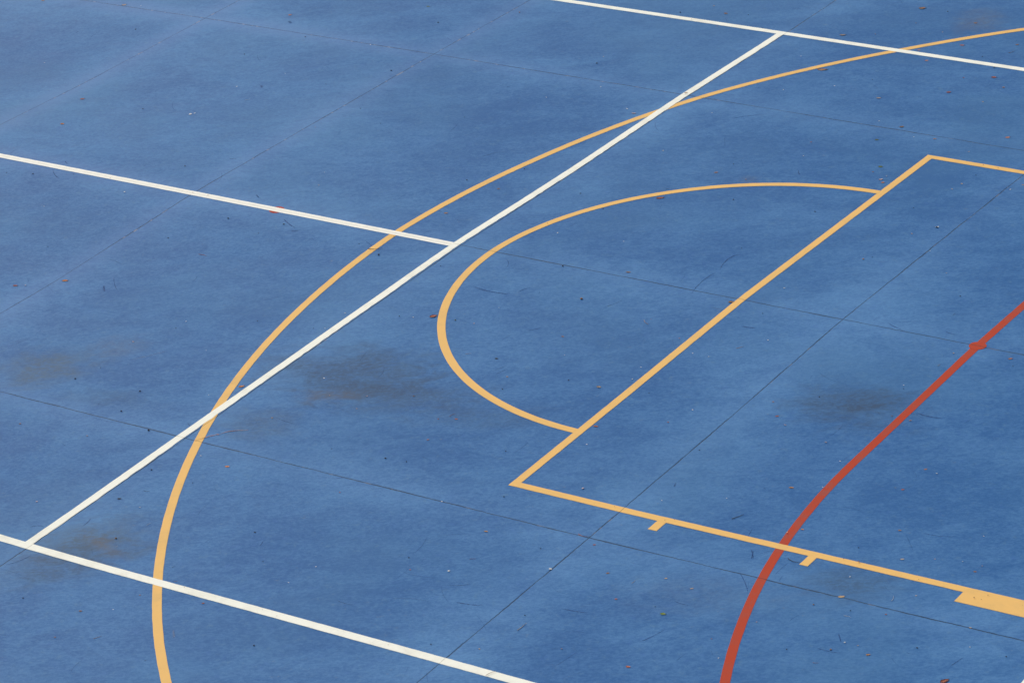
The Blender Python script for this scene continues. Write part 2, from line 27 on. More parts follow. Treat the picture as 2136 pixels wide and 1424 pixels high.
# ---------------------------------------------------------------- ground relief (settled slabs)
Xk,Yk,Zk=np.array(XS),np.array(YS),np.array(Z)
def hraw(x,y):
    i=np.clip(np.searchsorted(Xk,x)-1,0,len(Xk)-2); j=np.clip(np.searchsorted(Yk,y)-1,0,len(Yk)-2)
    u=np.clip((x-Xk[i])/(Xk[i+1]-Xk[i]),0,1); v=np.clip((y-Yk[j])/(Yk[j+1]-Yk[j]),0,1)
    return Zk[i,j]*(1-u)*(1-v)+Zk[i+1,j]*u*(1-v)+Zk[i,j+1]*(1-u)*v+Zk[i+1,j+1]*u*v
def hgt(x,y):
    x=np.asarray(x,float); y=np.asarray(y,float); s=np.zeros_like(x)
    for a,wa in ((-.16,1),(-.08,2),(0,3),(.08,2),(.16,1)):
        for b,wb in ((-.16,1),(-.08,2),(0,3),(.08,2),(.16,1)):
            s=s+hraw(x+a,y+b)*wa*wb
    return s/81.0
def h1(x,y): return float(hgt(np.array([x]),np.array([y]))[0])

# ---------------------------------------------------------------- node helpers
class NT:
    def __init__(s,name):
        s.m=bpy.data.materials.new(name); s.m.use_nodes=True; s.t=s.m.node_tree; s.t.nodes.clear()
    def n(s,typ,**k):
        n=s.t.nodes.new(typ)
        for a,b in k.items(): setattr(n,a,b)
        return n
    def setin(s,sock,v):
        if isinstance(v,bpy.types.NodeSocket): s.t.links.new(v,sock)
        elif v is not None: sock.default_value=v
    def math(s,op,a,b=None,c=None,clamp=False):
        n=s.n('ShaderNodeMath',operation=op,use_clamp=clamp)
        for i,v in enumerate((a,b,c)):
            if v is not None: s.setin(n.inputs[i],v)
        return n.outputs[0]
    def vmath(s,op,a,b=None,out=0):
        n=s.n('ShaderNodeVectorMath',operation=op); s.setin(n.inputs[0],a)
        if b is not None: s.setin(n.inputs[1],b)
        return n.outputs[out]
    def noise(s,vec,scale,detail=4,rough=.55,dist=0,off=None):
        n=s.n('ShaderNodeTexNoise'); n.noise_dimensions='3D'
        if off is not None: vec=s.vmath('ADD',vec,off)
        s.setin(n.inputs['Vector'],vec)
        n.inputs['Scale'].default_value=scale; n.inputs['Detail'].default_value=detail
        n.inputs['Roughness'].default_value=rough; n.inputs['Distortion'].default_value=dist
        return n.outputs['Fac']
    def ramp(s,v,a,b,lo=0.,hi=1.):
        n=s.n('ShaderNodeMapRange',interpolation_type='SMOOTHSTEP'); s.setin(n.inputs[0],v)
        n.inputs[1].default_value=a; n.inputs[2].default_value=b; n.inputs[3].default_value=lo; n.inputs[4].default_value=hi
        return n.outputs[0]
    def mix(s,f,a,b,mode='MIX'):
        n=s.n('ShaderNodeMix',data_type='RGBA',blend_type=mode); s.setin(n.inputs[0],f)
        for sock,v in ((n.inputs[6],a),(n.inputs[7],b)):
            if isinstance(v,tuple): v=(*v,1) if len(v)==3 else v
            s.setin(sock,v)
        return n.outputs[2]
    def finish(s,color,rough=.6,bump=None,bstr=.3,bdist=.001,spec=.3,alpha=None):
        p=s.n('ShaderNodeBsdfPrincipled'); 
        if isinstance(color,tuple): color=(*color,1)
        s.setin(p.inputs['Base Color'],color); s.setin(p.inputs['Roughness'],rough); p.inputs['Specular IOR Level'].default_value=spec
        if bump is not None:
            b=s.n('ShaderNodeBump'); b.inputs['Strength'].default_value=bstr; b.inputs['Distance'].default_value=bdist
            s.setin(b.inputs['Height'],bump); s.t.links.new(b.outputs[0],p.inputs['Normal'])
        if alpha is not None: s.setin(p.inputs['Alpha'],alpha)
        o=s.n('ShaderNodeOutputMaterial'); s.t.links.new(p.outputs[0],o.inputs[0]); return s.m
def joint_nodes(t,pos,wid):
    """distance to the nearest saw-cut slab joint, wobbling like a cracked edge -> mask"""
    sx=t.n('ShaderNodeSeparateXYZ'); t.setin(sx.inputs[0],pos); x,y=sx.outputs[0],sx.outputs[1]
    w1=t.math('MULTIPLY',t.math('SUBTRACT',t.noise(pos,5,3),.5),.012)
    w2=t.math('MULTIPLY',t.math('SUBTRACT',t.noise(pos,42,2),.5),.007)
    w=t.math('ADD',w1,w2)
    dx=None
    for k in JX:
        d=t.math('ABSOLUTE',t.math('SUBTRACT',x,k)); dx=d if dx is None else t.math('MINIMUM',dx,d)
    dy=None
    for k in JY:
        d=t.math('ABSOLUTE',t.math('SUBTRACT',y,k)); dy=d if dy is None else t.math('MINIMUM',dy,d)
    def line(coords,ks):
        m=None
        for k in ks:
            d=t.math('ABSOLUTE',t.math('ADD',t.math('SUBTRACT',coords,k),w)); m=d if m is None else t.math('MINIMUM',m,d)
        return m
    lx,ly=line(x,JX),line(y,JY)
    wv=t.ramp(t.noise(pos,2.2,3),.35,.65,.6,1.15)
    def msk(l,base):
        v=t.math('DIVIDE',l,t.math('MULTIPLY',wv,base)); return t.ramp(v,.55,1.15,1,0)
    m=t.math('MAXIMUM',msk(lx,wid*.85),msk(ly,wid))
    lm=t.math('MINIMUM',lx,ly)
    return m,lm,t.math('MINIMUM',dx,dy),x,y

# ---------------------------------------------------------------- court paint
def court_material():
    t=NT('blue_court_paint'); g=t.n('ShaderNodeNewGeometry'); pos=g.outputs['Position']
    jm,lm,dj,x,y=joint_nodes(t,pos,.0052)
    # brushed coordinates : squeegee direction of the acrylic coating
    mp=t.n('ShaderNodeMapping'); mp.vector_type='TEXTURE'; mp.inputs['Rotation'].default_value=(0,0,.52); mp.inputs['Scale'].default_value=(1.35,.82,1)
    t.setin(mp.inputs[0],pos); bp=mp.outputs[0]
    n1=t.noise(pos,.55,5,.6,.4); n2=t.noise(bp,2.0,7,.66,.8,(7,3,0)); n3=t.noise(bp,9,7,.72,1.0,(1,9,0)); n4=t.noise(bp,55,5,.75,.4,(4,4,4)); n5=t.noise(pos,230,2,.6)
    f=t.math('MULTIPLY',t.ramp(n1,.36,.64),.26)
    f=t.math('ADD',f,t.math('MULTIPLY',t.ramp(n2,.36,.64),.36))
    f=t.math('ADD',f,t.math('MULTIPLY',t.ramp(n3,.36,.64),.30))
    f=t.math('ADD',f,t.math('MULTIPLY',t.ramp(n4,.40,.60),.46))
    f=t.math('ADD',f,t.math('MULTIPLY',t.math('SUBTRACT',n5,.5),.85))
    # worn lighter bands beside the joints
    band=t.math('MULTIPLY',t.ramp(dj,0,.50,1,0),t.ramp(t.noise(pos,.9,4,.6,0,(3,8,1)),.34,.6,.25,1))
    f=t.math('ADD',f,t.math('MULTIPLY',band,.40))
    for (cx,cy,a,b,cc,d,st,k) in TONES:
        px=t.math('SUBTRACT',x,cx); py=t.math('SUBTRACT',y,cy)
        u=t.math('MULTIPLY_ADD',px,a,t.math('MULTIPLY',py,b)); v=t.math('MULTIPLY_ADD',px,cc,t.math('MULTIPLY',py,d))
        r=t.math('SQRT',t.math('ADD',t.math('MULTIPLY',u,u),t.math('MULTIPLY',v,v)))
        r=t.math('ADD',r,t.math('MULTIPLY',t.math('SUBTRACT',n2,.5),1.2))
        f=t.math('ADD',f,t.math('MULTIPLY',t.ramp(r,.1,1.4,1,0),st*.62))
    f=t.math('MULTIPLY',f,t.ramp(x,-6,5,1.02,.86))  # sky sheen put into the colour: coating gets paler towards the left
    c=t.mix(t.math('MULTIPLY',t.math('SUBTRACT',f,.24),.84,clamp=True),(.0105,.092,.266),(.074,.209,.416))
    # hue drift: greener / more violet areas
    c=t.mix(t.ramp(t.noise(pos,.8,3,.5,.5,(20,1,0)),.45,.75,0,.30),c,(.046,.155,.305))
    c=t.mix(t.math('MULTIPLY',t.ramp(t.noise(pos,1.7,4,.6,.5,(2,31,0)),.52,.74),t.ramp(x,-6,0,.12,.0)),c,(.085,.165,.37))
    nb=t.math('MULTIPLY',t.ramp(dj,0,.22,1,.0),t.ramp(x,-4,.5,.34,.05)); c=t.mix(t.math('MULTIPLY',nb,t.ramp(n2,.3,.6,.5,1)),c,(.115,.210,.43))
    # fine olive/tan worn freckles
    fr=t.math('MULTIPLY',t.ramp(t.noise(bp,30,5,.75,0,(9,0,9)),.60,.72),t.ramp(t.noise(pos,3.3,3,.6,0,(0,5,2)),.46,.66,0,.52))
    c=t.mix(fr,c,(.14,.185,.20))
    # pale wavy scrapes
    wv=t.n('ShaderNodeTexNoise',noise_type='RIDGED_MULTIFRACTAL'); t.setin(wv.inputs['Vector'],bp); wv.inputs['Scale'].default_value=3.2; wv.inputs['Detail'].default_value=5; wv.inputs['Roughness'].default_value=.55
    sc=t.math('MULTIPLY',t.ramp(wv.outputs[0],.82,1.0),t.ramp(n3,.5,.7,0,.16))
    c=t.mix(sc,c,(.013,.08,.29))
    wz=t.n('ShaderNodeTexNoise',noise_type='RIDGED_MULTIFRACTAL'); t.setin(wz.inputs['Vector'],t.vmath('ADD',pos,(3.3,1.7,0))); wz.inputs['Scale'].default_value=9; wz.inputs['Detail'].default_value=6; wz.inputs['Roughness'].default_value=.6; wz.inputs['Distortion'].default_value=.4
    c=t.mix(t.math('MULTIPLY',t.ramp(wz.outputs[0],.75,1.15),t.ramp(n2,.4,.6,.10,.34)),c,(.020,.095,.36))
    hv=t.noise(pos,24,4,.7,.3,(31,7,2))
    c=t.mix(t.ramp(hv,.56,.72,0,.30),c,(.085,.19,.29))
    c=t.mix(t.ramp(hv,.28,.44,.22,0),c,(.045,.135,.41))
    # dirt stains with a shape of their own
    cols={0:(.026,.060,.118),1:(.100,.102,.112),2:(.058,.098,.140)}
    stn=t.noise(bp,5.5,6,.7,.7,(13,2,1)); stf=t.noise(bp,38,5,.75,.2,(3,2,1))
    for (cx,cy,a,b,cc,d,st,k) in STAINS:
        px=t.math('SUBTRACT',x,cx); py=t.math('SUBTRACT',y,cy)
        u=t.math('MULTIPLY_ADD',px,a,t.math('MULTIPLY',py,b)); v=t.math('MULTIPLY_ADD',px,cc,t.math('MULTIPLY',py,d))
        r=t.math('SQRT',t.math('ADD',t.math('MULTIPLY',u,u),t.math('MULTIPLY',v,v)))
        r=t.math('ADD',r,t.math('ADD',t.math('MULTIPLY',t.math('SUBTRACT',stn,.5),3.2),t.math('MULTIPLY',t.math('SUBTRACT',stf,.5),1.2)))
        m=t.ramp(r,.15,1.65,1,0)
        m=t.math('MULTIPLY',m,t.ramp(stf,.38,.6,.4,1.0))
        c=t.mix(t.math('MULTIPLY',m,min(abs(st)*1.15,.8)),c,cols[int(k)])
    c=t.mix(t.math('MULTIPLY',t.math('MULTIPLY',jm,t.ramp(x,-3.2,0,.9,1)),t.ramp(t.noise(pos,6,3,.6,0,(8,8,0)),.3,.6,.72,.97)),c,(.006,.034,.080))
    # chipped concrete beside the joints
    chip=t.math('MULTIPLY',t.ramp(lm,.004,.0085,1,0),t.ramp(t.noise(pos,17,4,.7,0,(5,5,0)),.545,.60))
    chip=t.math('MULTIPLY',chip,t.math('MAXIMUM',t.ramp(t.noise(pos,.9,2,.5,0,(2,11,0)),.48,.58),t.ramp(y,.3,1.2)))
    c=t.mix(t.math('MULTIPLY',chip,t.ramp(x,-3.5,2.2,.75,.25)),c,(.25,.26,.30))
    bh=t.math('SUBTRACT',t.math('ADD',t.math('MULTIPLY',n5,.5),t.math('MULTIPLY',n4,.5)),t.math('MULTIPLY',jm,1.5))
    ro=t.math('ADD',t.ramp(n2,.3,.7,.46,.58),t.math('MULTIPLY',n3,.05))
    return t.finish(c,ro,bh,.4,.0018,.2)
def line_material(name,base,dirt,jcol,jf,rough=.55,side=None,central=None):
    t=NT(name); g=t.n('ShaderNodeNewGeometry'); pos=g.outputs['Position']
    jm,lm,dj,x,y=joint_nodes(t,pos,.0034)
    n=t.noise(pos,7,6,.68,.4); n2=t.noise(pos,70,4,.7,0,(3,1,2)); n3=t.noise(pos,1.2,3,.6,0,(1,4,2))
    c=t.mix(t.math('MULTIPLY',t.ramp(n,.42,.72),t.ramp(n3,.35,.65,.15,.60)),base,dirt)
    c=t.mix(t.math('MULTIPLY',t.ramp(n2,.50,.75),.22),c,dirt)
    sp=t.math('MULTIPLY',t.ramp(t.noise(pos,130,2,.5,0,(7,7,7)),.70,.74),t.ramp(n,.5,.6))
    c=t.mix(t.math('MULTIPLY',sp,.55),c,(.16,.10,.06))
    if central is not None:   # the seam between the two stripes of the doubled centre line
        w=t.math('MULTIPLY',t.math('SUBTRACT',t.noise(pos,9,3),.5),.006)
        d=t.math('ABSOLUTE',t.math('ADD',t.math('SUBTRACT',y,central),w))
        m=t.math('MULTIPLY',t.ramp(d,.0012,.0036,1,0),t.ramp(t.noise(pos,12,3,.6,0,(5,5,5)),.3,.6,.35,1))
        c=t.mix(t.math('MULTIPLY',m,.75),c,(.42,.38,.28))
    c=t.mix(t.math('MULTIPLY',jm,jf),c,jcol)
    return t.finish(c,rough,t.math('SUBTRACT',n2,t.math('MULTIPLY',jm,1.)),.3,.0012,.13)
M={}
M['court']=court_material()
M['white']=line_material('white_line_paint',(.865,.865,.745),(.66,.645,.53),(.40,.38,.28),.55)
M['white_seam']=line_material('white_centre_paint',(.885,.87,.76),(.72,.70,.60),(.4,.38,.3),0,central=CLY+.001)
M['yellow']=line_material('yellow_line_paint',(.785,.475,.150),(.62,.40,.15),(.16,.12,.07),.75)
M['red']=line_material('red_line_paint',(.415,.046,.0135),(.23,.085,.075),(.07,.035,.03),.85)

def simple(name,c,c2,rough=.7,scale=60):
    t=NT(name); tc=t.n('ShaderNodeTexCoord').outputs['Object']
    n=t.noise(tc,scale,4,.65)
    oi=t.n('ShaderNodeObjectInfo').outputs['Random']
    cc=t.mix(t.ramp(n,.35,.65),c,c2)
    hs=t.n('ShaderNodeHueSaturation'); t.setin(hs.inputs['Color'],cc); t.setin(hs.inputs['Value'],t.math('MULTIPLY_ADD',oi,.5,.75))
    return t.finish(hs.outputs[0],rough,n,.4,.0008,.3)
COL={'b':('brown',(.40,.22,.11),(.10,.050,.028)),'o':('orange',(.60,.24,.08),(.30,.10,.04)),'r':('reddish brown',(.42,.13,.07),(.17,.05,.035)),
 'g':('green',(.16,.20,.035),(.06,.10,.02)),'w':('white',(.66,.66,.64),(.46,.46,.45)),'t':('tan',(.50,.36,.22),(.32,.22,.13)),'k':('dark',(.022,.030,.045),(.035,.040,.05)),
 'p':('pale pinkish',(.42,.34,.36),(.32,.24,.27)),'y':('greyish brown',(.36,.30,.26),(.15,.11,.09))}
MC={k:simple(v[0].replace(' ','_')+'_litter',v[1],v[2]) for k,v in COL.items()}

# ---------------------------------------------------------------- object helpers
def link(name,me,parent=None,loc=None,**props):
    o=bpy.data.objects.new(name,me); col.objects.link(o)
    if parent is not None: o.parent=parent
    if loc is not None: o.location=loc
    for k,v in props.items(): o[k]=v
    return o
def mesh(name,v,f,mat,smooth=False,uv=None):
    me=bpy.data.meshes.new(name); me.from_pydata([tuple(p) for p in v],[],f); me.materials.append(mat)
    if uv is not None:
        l=me.uv_layers.new(name='UVMap')
        for lp in me.loops: l.data[lp.index].uv=uv[lp.vertex_index]
    me.polygons.foreach_set('use_smooth',[smooth]*len(me.polygons)); me.update(); return me

# ---------------------------------------------------------------- ground and court slab
def grid_axis(lo,hi,step,marks=()):
    a=list(np.arange(lo,hi+1e-6,step))
    return np.array(sorted(set(round(float(v),4) for v in a)))
gx=np.concatenate([[-22,-17,-13,-10],grid_axis(-8.4,9.0,.08),[10.5,13]])
gy=np.concatenate([[-12,-9.5,-8],grid_axis(-6.8,7.2,.08),[8.5,10,12]])
X,Y=np.meshgrid(gx,gy,indexing='ij'); Zg=hgt(X.ravel(),Y.ravel())
V=np.c_[X.ravel(),Y.ravel(),Zg]; ny=len(gy)
F=[(i*ny+j,(i+1)*ny+j,(i+1)*ny+j+1,i*ny+j+1) for i in range(len(gx)-1) for j in range(ny-1)]
# slab edge going down into the ground
n0=len(V); ring=[i*ny for i in range(len(gx))]+[(len(gx)-1)*ny+j for j in range(1,ny)]+[i*ny+ny-1 for i in range(len(gx)-2,-1,-1)]+[j for j in range(ny-2,0,-1)]
V=np.vstack([V,[(V[i][0],V[i][1],-.16) for i in ring]])
for a in range(len(ring)):
    b=(a+1)%len(ring); F.append((ring[b],ring[a],n0+a,n0+b))
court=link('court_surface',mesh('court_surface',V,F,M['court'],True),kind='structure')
t=NT('asphalt'); g=t.n('ShaderNodeNewGeometry').outputs['Position']
asph=t.finish(t.mix(t.ramp(t.noise(g,90,4,.7),.35,.65),(.035,.036,.038),(.075,.074,.070)),.85,t.noise(g,160,3),.6,.004)
R=1500; link('ground',mesh('ground',[(-R,-R,-.1),(R,-R,-.1),(R,R,-.1),(-R,R,-.1)],[(0,1,2,3)],asph),kind='structure')

# ---------------------------------------------------------------- painted lines
LZ={'red':.0009,'yellow':.0016,'white':.0023,'white_seam':.0023}
def strip(name,path,w,mat,parent=None,closed=False,lift=0,ragL=0,ragR=0,wob=None,**props):
    """a band of paint of width w along path, resting on the court, with its own small thickness"""
    P=[Vector(p) for p in path]; pts=[]
    for a,b in zip(P,P[1:]):
        n=max(1,int((b-a).length/.04)); pts+=[a+(b-a)*k/n for k in range(n)]
    pts.append(P[-1]); z=LZ[mat]+lift
    if wob: pts=[Vector((p.x+float(np.interp(p.y,wob[0],wob[1])),p.y)) for p in pts]
    L=[];Rr=[]; ph=rnd.random()*50
    for i,p in enumerate(pts):
        d=(pts[min(i+1,len(pts)-1)]-pts[max(i-1,0)]).normalized(); nrm=Vector((-d.y,d.x))
        jl=(math.sin(i*1.7+ph)*.0004+rnd.uniform(-1,1)*(.0005+ragL)); jr=(math.sin(i*1.3+ph)*.0004+rnd.uniform(-1,1)*(.0005+ragR))
        L.append(p+nrm*(w/2+jl)); Rr.append(p-nrm*(w/2+jr))
    A=np.array([(q.x,q.y) for q in L]+[(q.x,q.y) for q in Rr]); Z0=hgt(A[:,0],A[:,1]); n=len(pts)
    V=[(x,y,h+z) for (x,y),h in zip(A,Z0)]+[(x,y,h-.0005) for (x,y),h in zip(A,Z0)]
    F=[]
    for i in range(n-1):
        F.append((i,n+i,n+i+1,i+1)); F.append((i,i+1,2*n+i+1,2*n+i)); F.append((n+i+1,n+i,3*n+i,3*n+i+1))
    F+= [(0,2*n,3*n,n),(n-1,2*n-1,4*n-1,3*n-1)]
    return link(name,mesh(name,V,F,M[mat]),parent,**props)
def arc(cx,cy,r,a0,a1,n=90): return [(cx+r*math.cos(a0+(a1-a0)*k/n),cy+r*math.sin(a0+(a1-a0)*k/n)) for k in range(n+1)]
XL,XR=-11.885+5.485,5.385
side_n=strip('side_line',[(-11.9,-4.105),(-.4,-4.105),(.55,-4.115),(XR-.025,-4.115)],.055,'white',label='white straight line across the bottom left, over the foot of the large yellow arc',category='court line',group='straight white court lines')
side_f=strip('side_line',[(-11.9,4.115),(XR-.025,4.115)],.055,'white',label='white straight line slanting across the top right corner, farthest from the camera',category='court line',group='straight white court lines')
serv=strip('service_line',[(0,-4.087),(0,4.087)],.053,'white',ragR=.0022,wob=([-4.1,-3.7,-3.2,-2.77,-2,-1.7,-.8,-.3,.3,.75,2,2.8,3.2,3.8,4.1],[.007,.007,.001,-.005,-.001,.001,-.003,-.007,-.006,0,.003,.004,.005,.005,.002]),label='long diagonal white line with a ragged lower edge, joining the near and far white lines',category='court line',group='straight white court lines')
cl=strip('centre_line',[(-6.4,CLY),(-.0268,CLY)],.056,'white_seam',label='doubled white line with a thin seam, ending in a T at the diagonal line',category='court line',group='straight white court lines')
base=strip('base_line',[(XR,-4.143),(XR,4.143)],.055,'white',label='white line showing only as a tiny triangle in the bottom right corner',category='court line',group='straight white court lines')
three=strip('three_point_line',[(7.6,AY-6.62)]+arc(AX,AY,AR,-math.acos(-.0)-.215 if False else math.radians(258),math.radians(102),150)+[(7.6,AY+6.62)],.05,'yellow',label='large yellow arc sweeping from the bottom left to the top right, outside the smaller one',category='court line',group='yellow curved lines')
e=math.acos(.0300/SR)
semi=strip('free_throw_semicircle',arc(SCX,SCY,SR,math.pi/2+math.asin((SCX-FT+.0250)/SR),3*math.pi/2-math.asin((SCX-FT+.0250)/SR),100),.05,'yellow',label='smaller yellow semicircle bulging left from the long yellow diagonal line',category='court line',group='yellow curved lines')
ft=strip('free_throw_line',[(FT,-HN-.025),(FT,HF+.025)],.05,'yellow',label='long yellow diagonal line with a slight bend, closing the small semicircle',category='court line',group='straight yellow lines')
lane_n=link('lane_line',None,None,(0,0,0),label='yellow line across the lower right with two short ticks and a thick end block',category='court line',group='straight yellow lines')
strip('stripe',[(FT+.025,-HN),(7.85,-HN)],.05,'yellow',lane_n)
for x0,x1,dw in ((2.966,3.018,.096),(3.865,3.913,.096),(4.736,5.136,.100),(5.985,6.035,.1)):
    strip('lane_block' if x1-x0>.2 else 'tick_mark',[((x0+x1)/2,-HN-.025),((x0+x1)/2,-HN-.025-dw)],x1-x0,'yellow',lane_n)
lane_f=link('lane_line',None,None,(0,0,0),label='short stretch of yellow line at the right edge, from the upper corner of the key',category='court line',group='straight yellow lines')
strip('stripe',[(FT+.025,HF),(7.85,HF)],.05,'yellow',lane_f)
for x0,x1,dw in ((2.966,3.018,.096),(3.865,3.913,.096),(4.736,5.136,.100),(5.985,6.035,.1)):
    strip('lane_block' if x1-x0>.2 else 'tick_mark',[((x0+x1)/2,HF+.025),((x0+x1)/2,HF+.025+dw)],x1-x0,'yellow',lane_f)
gc=RX+RR
red=strip('goal_area_line',arc(gc,RYN,RR,math.radians(243),math.pi,70)+arc(gc,RYF,RR,math.pi,math.radians(117),70),.05,'red',label='red line curving down the lower right, passing under the yellow line',category='court line')
def spot(name,cx,cy,r,lift,**props):
    n=48; ring=[(cx+r*math.cos(2*math.pi*k/n)*rnd.uniform(.99,1.01),cy+r*math.sin(2*math.pi*k/n)*rnd.uniform(.99,1.01)) for k in range(n)]
    mid=[(cx+r*.5*math.cos(2*math.pi*k/n),cy+r*.5*math.sin(2*math.pi*k/n)) for k in range(n)]
    A=np.array([(cx,cy)]+mid+ring); Z0=hgt(A[:,0],A[:,1]); z=LZ['red']+lift
    V=[(x,y,h+z) for (x,y),h in zip(A,Z0)]+[(x,y,h-.003) for (x,y),h in zip(A[n+1:],Z0[n+1:])]
    F=[(0,1+k,1+(k+1)%n) for k in range(n)]+[(1+k,n+1+k,n+1+(k+1)%n,1+(k+1)%n) for k in range(n)]+[(n+1+k,2*n+1+k,2*n+1+(k+1)%n,n+1+(k+1)%n) for k in range(n)]
    return link(name,mesh(name,V,F,M['red']),**props)
spot('penalty_spot',D1X,J2,.050,.0006,label='round red spot bulging from the red line where a slab joint crosses it',category='court spot',group='red spots')
spot('penalty_spot',D2X,CLY,.050,.0003,label='orange red spot mostly covered by the doubled white line',category='court spot',group='red spots')

# ---------------------------------------------------------------- scuffs and one crack in the coating
def scuff_mat(name,c,amax):
    t=NT(name); uv=t.n('ShaderNodeUVMap').outputs[0]; s=t.n('ShaderNodeSeparateXYZ'); t.setin(s.inputs[0],uv)
    a=t.math('SUBTRACT',1,t.math('ABSOLUTE',t.math('MULTIPLY_ADD',s.outputs[1],2,-1)))
    a=t.ramp(a,0,.9)
    e=t.math('MULTIPLY',t.ramp(s.outputs[0],0,.25),t.ramp(s.outputs[0],.7,1,1,0))
    pos=t.n('ShaderNodeNewGeometry').outputs['Position']
    a=t.math('MULTIPLY',t.math('MULTIPLY',a,e),t.ramp(t.noise(pos,60,4,.7),.3,.65,.25,1))
    return t.finish(c,.6,alpha=t.math('MULTIPLY',a,amax),spec=.3)
SM=scuff_mat('dark_scuff',(.008,.070,.25),.75); SP=scuff_mat('pale_scuff',(.17,.22,.32),.55); SF=scuff_mat('faint_scuff',(.010,.085,.29),.36)
def ribbons(name,items,mat,z,**props):
    V=[];F=[];U=[]
    for pts,w in items:
        P=[Vector(p) for p in pts]; q=[]
        for a,b in zip(P,P[1:]):
            n=6; q+=[a+(b-a)*k/n for k in range(n)]
        q.append(P[-1]); o=len(V)
        for i,p in enumerate(q):
            d=(q[min(i+1,len(q)-1)]-q[max(i-1,0)]).normalized(); nr=Vector((-d.y,d.x)); 
            for sgn in (1,-1):
                s=p+nr*w/2*sgn; V.append((s.x,s.y,z)); U.append((i/(len(q)-1),.5+.5*sgn))
        for i in range(len(q)-1): F.append((o+2*i,o+2*i+1,o+2*i+3,o+2*i+2))
    A=np.array(V); A[:,2]+=hgt(A[:,0],A[:,1])
    return link(name,mesh(name,A.tolist(),F,mat,uv=U),court,**props)
dk=[([(q[2*i],q[2*i+1]) for i in range(5)],w) for w,t_,q in SCUFFS if t_==0]
pl=[([(q[2*i],q[2*i+1]) for i in range(5)],w) for w,t_,q in SCUFFS if t_==2]
ribbons('dark_scuff_marks',dk,SM,.0008,kind='stuff'); ribbons('pale_scuff_marks',pl,SP,.0010,kind='stuff')
ft_=[]
for k in range(620):
    x,y=rnd.uniform(-6.2,6.0),rnd.uniform(-5.5,5.6); a=rnd.gauss(.45,.9); L=rnd.choice([.04,.06,.08,.12,.2])*rnd.uniform(.7,1.3); bw=rnd.uniform(-.12,.12)*L
    d=(math.cos(a),math.sin(a)); ft_.append(([(x+d[0]*L*(s-.5)-d[1]*bw*4*s*(1-s),y+d[1]*L*(s-.5)+d[0]*bw*4*s*(1-s)) for s in (0,.25,.5,.75,1)],rnd.uniform(.003,.010)))
ribbons('faint_scuff_marks',ft_,SF,.0006,kind='stuff')
cp=[(CRACK[2*i],CRACK[2*i+1]) for i in range(len(CRACK)//2)]
cr=[];
for a,b in zip(cp,cp[1:]):
    for s in (0,.33,.66): cr.append((a[0]+(b[0]-a[0])*s+rnd.uniform(-.003,.003),a[1]+(b[1]-a[1])*s+rnd.uniform(-.004,.004)))
t=NT('crack_fill'); g=t.n('ShaderNodeNewGeometry').outputs['Position']
cm=t.finish(t.mix(t.ramp(t.noise(g,22,4,.7),.34,.52),(.05,.035,.03),(.42,.20,.10)),.9)
V=[];F=[]
for i,p in enumerate(cr):
    w=rnd.uniform(.002,.0055)*(1 if i<len(cr)-2 else .4)
    V+=[(p[0],p[1]+w,h1(*p)+.0024),(p[0],p[1]-w,h1(*p)+.0024)]
for i in range(len(cr)-1): F.append((2*i,2*i+1,2*i+3,2*i+2))
link('crack',mesh('crack',V,F,cm),court,label='short rusty hairline crack branching from a joint across the large yellow arc')

# ---------------------------------------------------------------- litter
CAMV=Vector(CAM); RM=Matrix(ROT)
def pix(x,y,z=0):
    c=RM.transposed()@(Vector((x,y,z))-CAMV); f=LENS/18
    return (1068+c.x/-c.z*f*1068, 712-c.y/-c.z*f*1068)
def leaf_mesh(r,L,mat,name='blade'):
    W=L*r.uniform(.48,.66); curl=r.uniform(.02,.14)*L; fold=r.uniform(.05,.25); nu,nv=9,5; V=[];F=[]
    sk=r.uniform(-.25,.25); ph=r.uniform(0,6)
    for i in range(nu+1):
        u=i/nu; prof=max(0.03,math.sin(math.pi*u**.85))**.8*(1+.12*math.sin(u*14+ph))
        for j in range(nv):
            v=j/(nv-1)*2-1
            x=(u-.5)*L; y=v*W/2*prof+sk*L*(u-.5)**2
            z=curl*(2*u-1)**2*.7+abs(v)*prof*W*.5*fold+.0008+r.uniform(0,1)*L*.015
            V.append((x,y,z))
    n=len(V); V+=[(x,y,z-.0006) for x,y,z in V]
    for i in range(nu):
        for j in range(nv-1):
            a=i*nv+j; F.append((a,a+nv,a+nv+1,a+1)); F.append((n+a,n+a+1,n+a+nv+1,n+a+nv))
    rim=[i*nv for i in range(nu+1)]+[nu*nv+j for j in range(1,nv)]+[i*nv+nv-1 for i in range(nu-1,-1,-1)]+[j for j in range(nv-2,0,-1)]
    for a in range(len(rim)):
        b=(a+1)%len(rim); F.append((rim[a],rim[b],n+rim[b],n+rim[a]))
    return mesh(name,V,F,mat,True)
def tube_mesh(r,path,r0,r1,mat,name):
    V=[];F=[];k=6
    for i,p in enumerate(path):
        rad=r0+(r1-r0)*i/(len(path)-1)
        d=(Vector(path[min(i+1,len(path)-1)])-Vector(path[max(i-1,0)])).normalized(); s=d.cross(Vector((0,0,1))).normalized(); u=s.cross(d)
        for q in range(k):
            a=2*math.pi*q/k; V.append(Vector(p)+s*math.cos(a)*rad+u*math.sin(a)*rad)
    for i in range(len(path)-1):
        for q in range(k): F.append((i*k+q,i*k+(q+1)%k,(i+1)*k+(q+1)%k,(i+1)*k+q))
    F.append(tuple(range(k))[::-1]); F.append(tuple((len(path)-1)*k+q for q in range(k)))
    return mesh(name,V,F,mat,True)
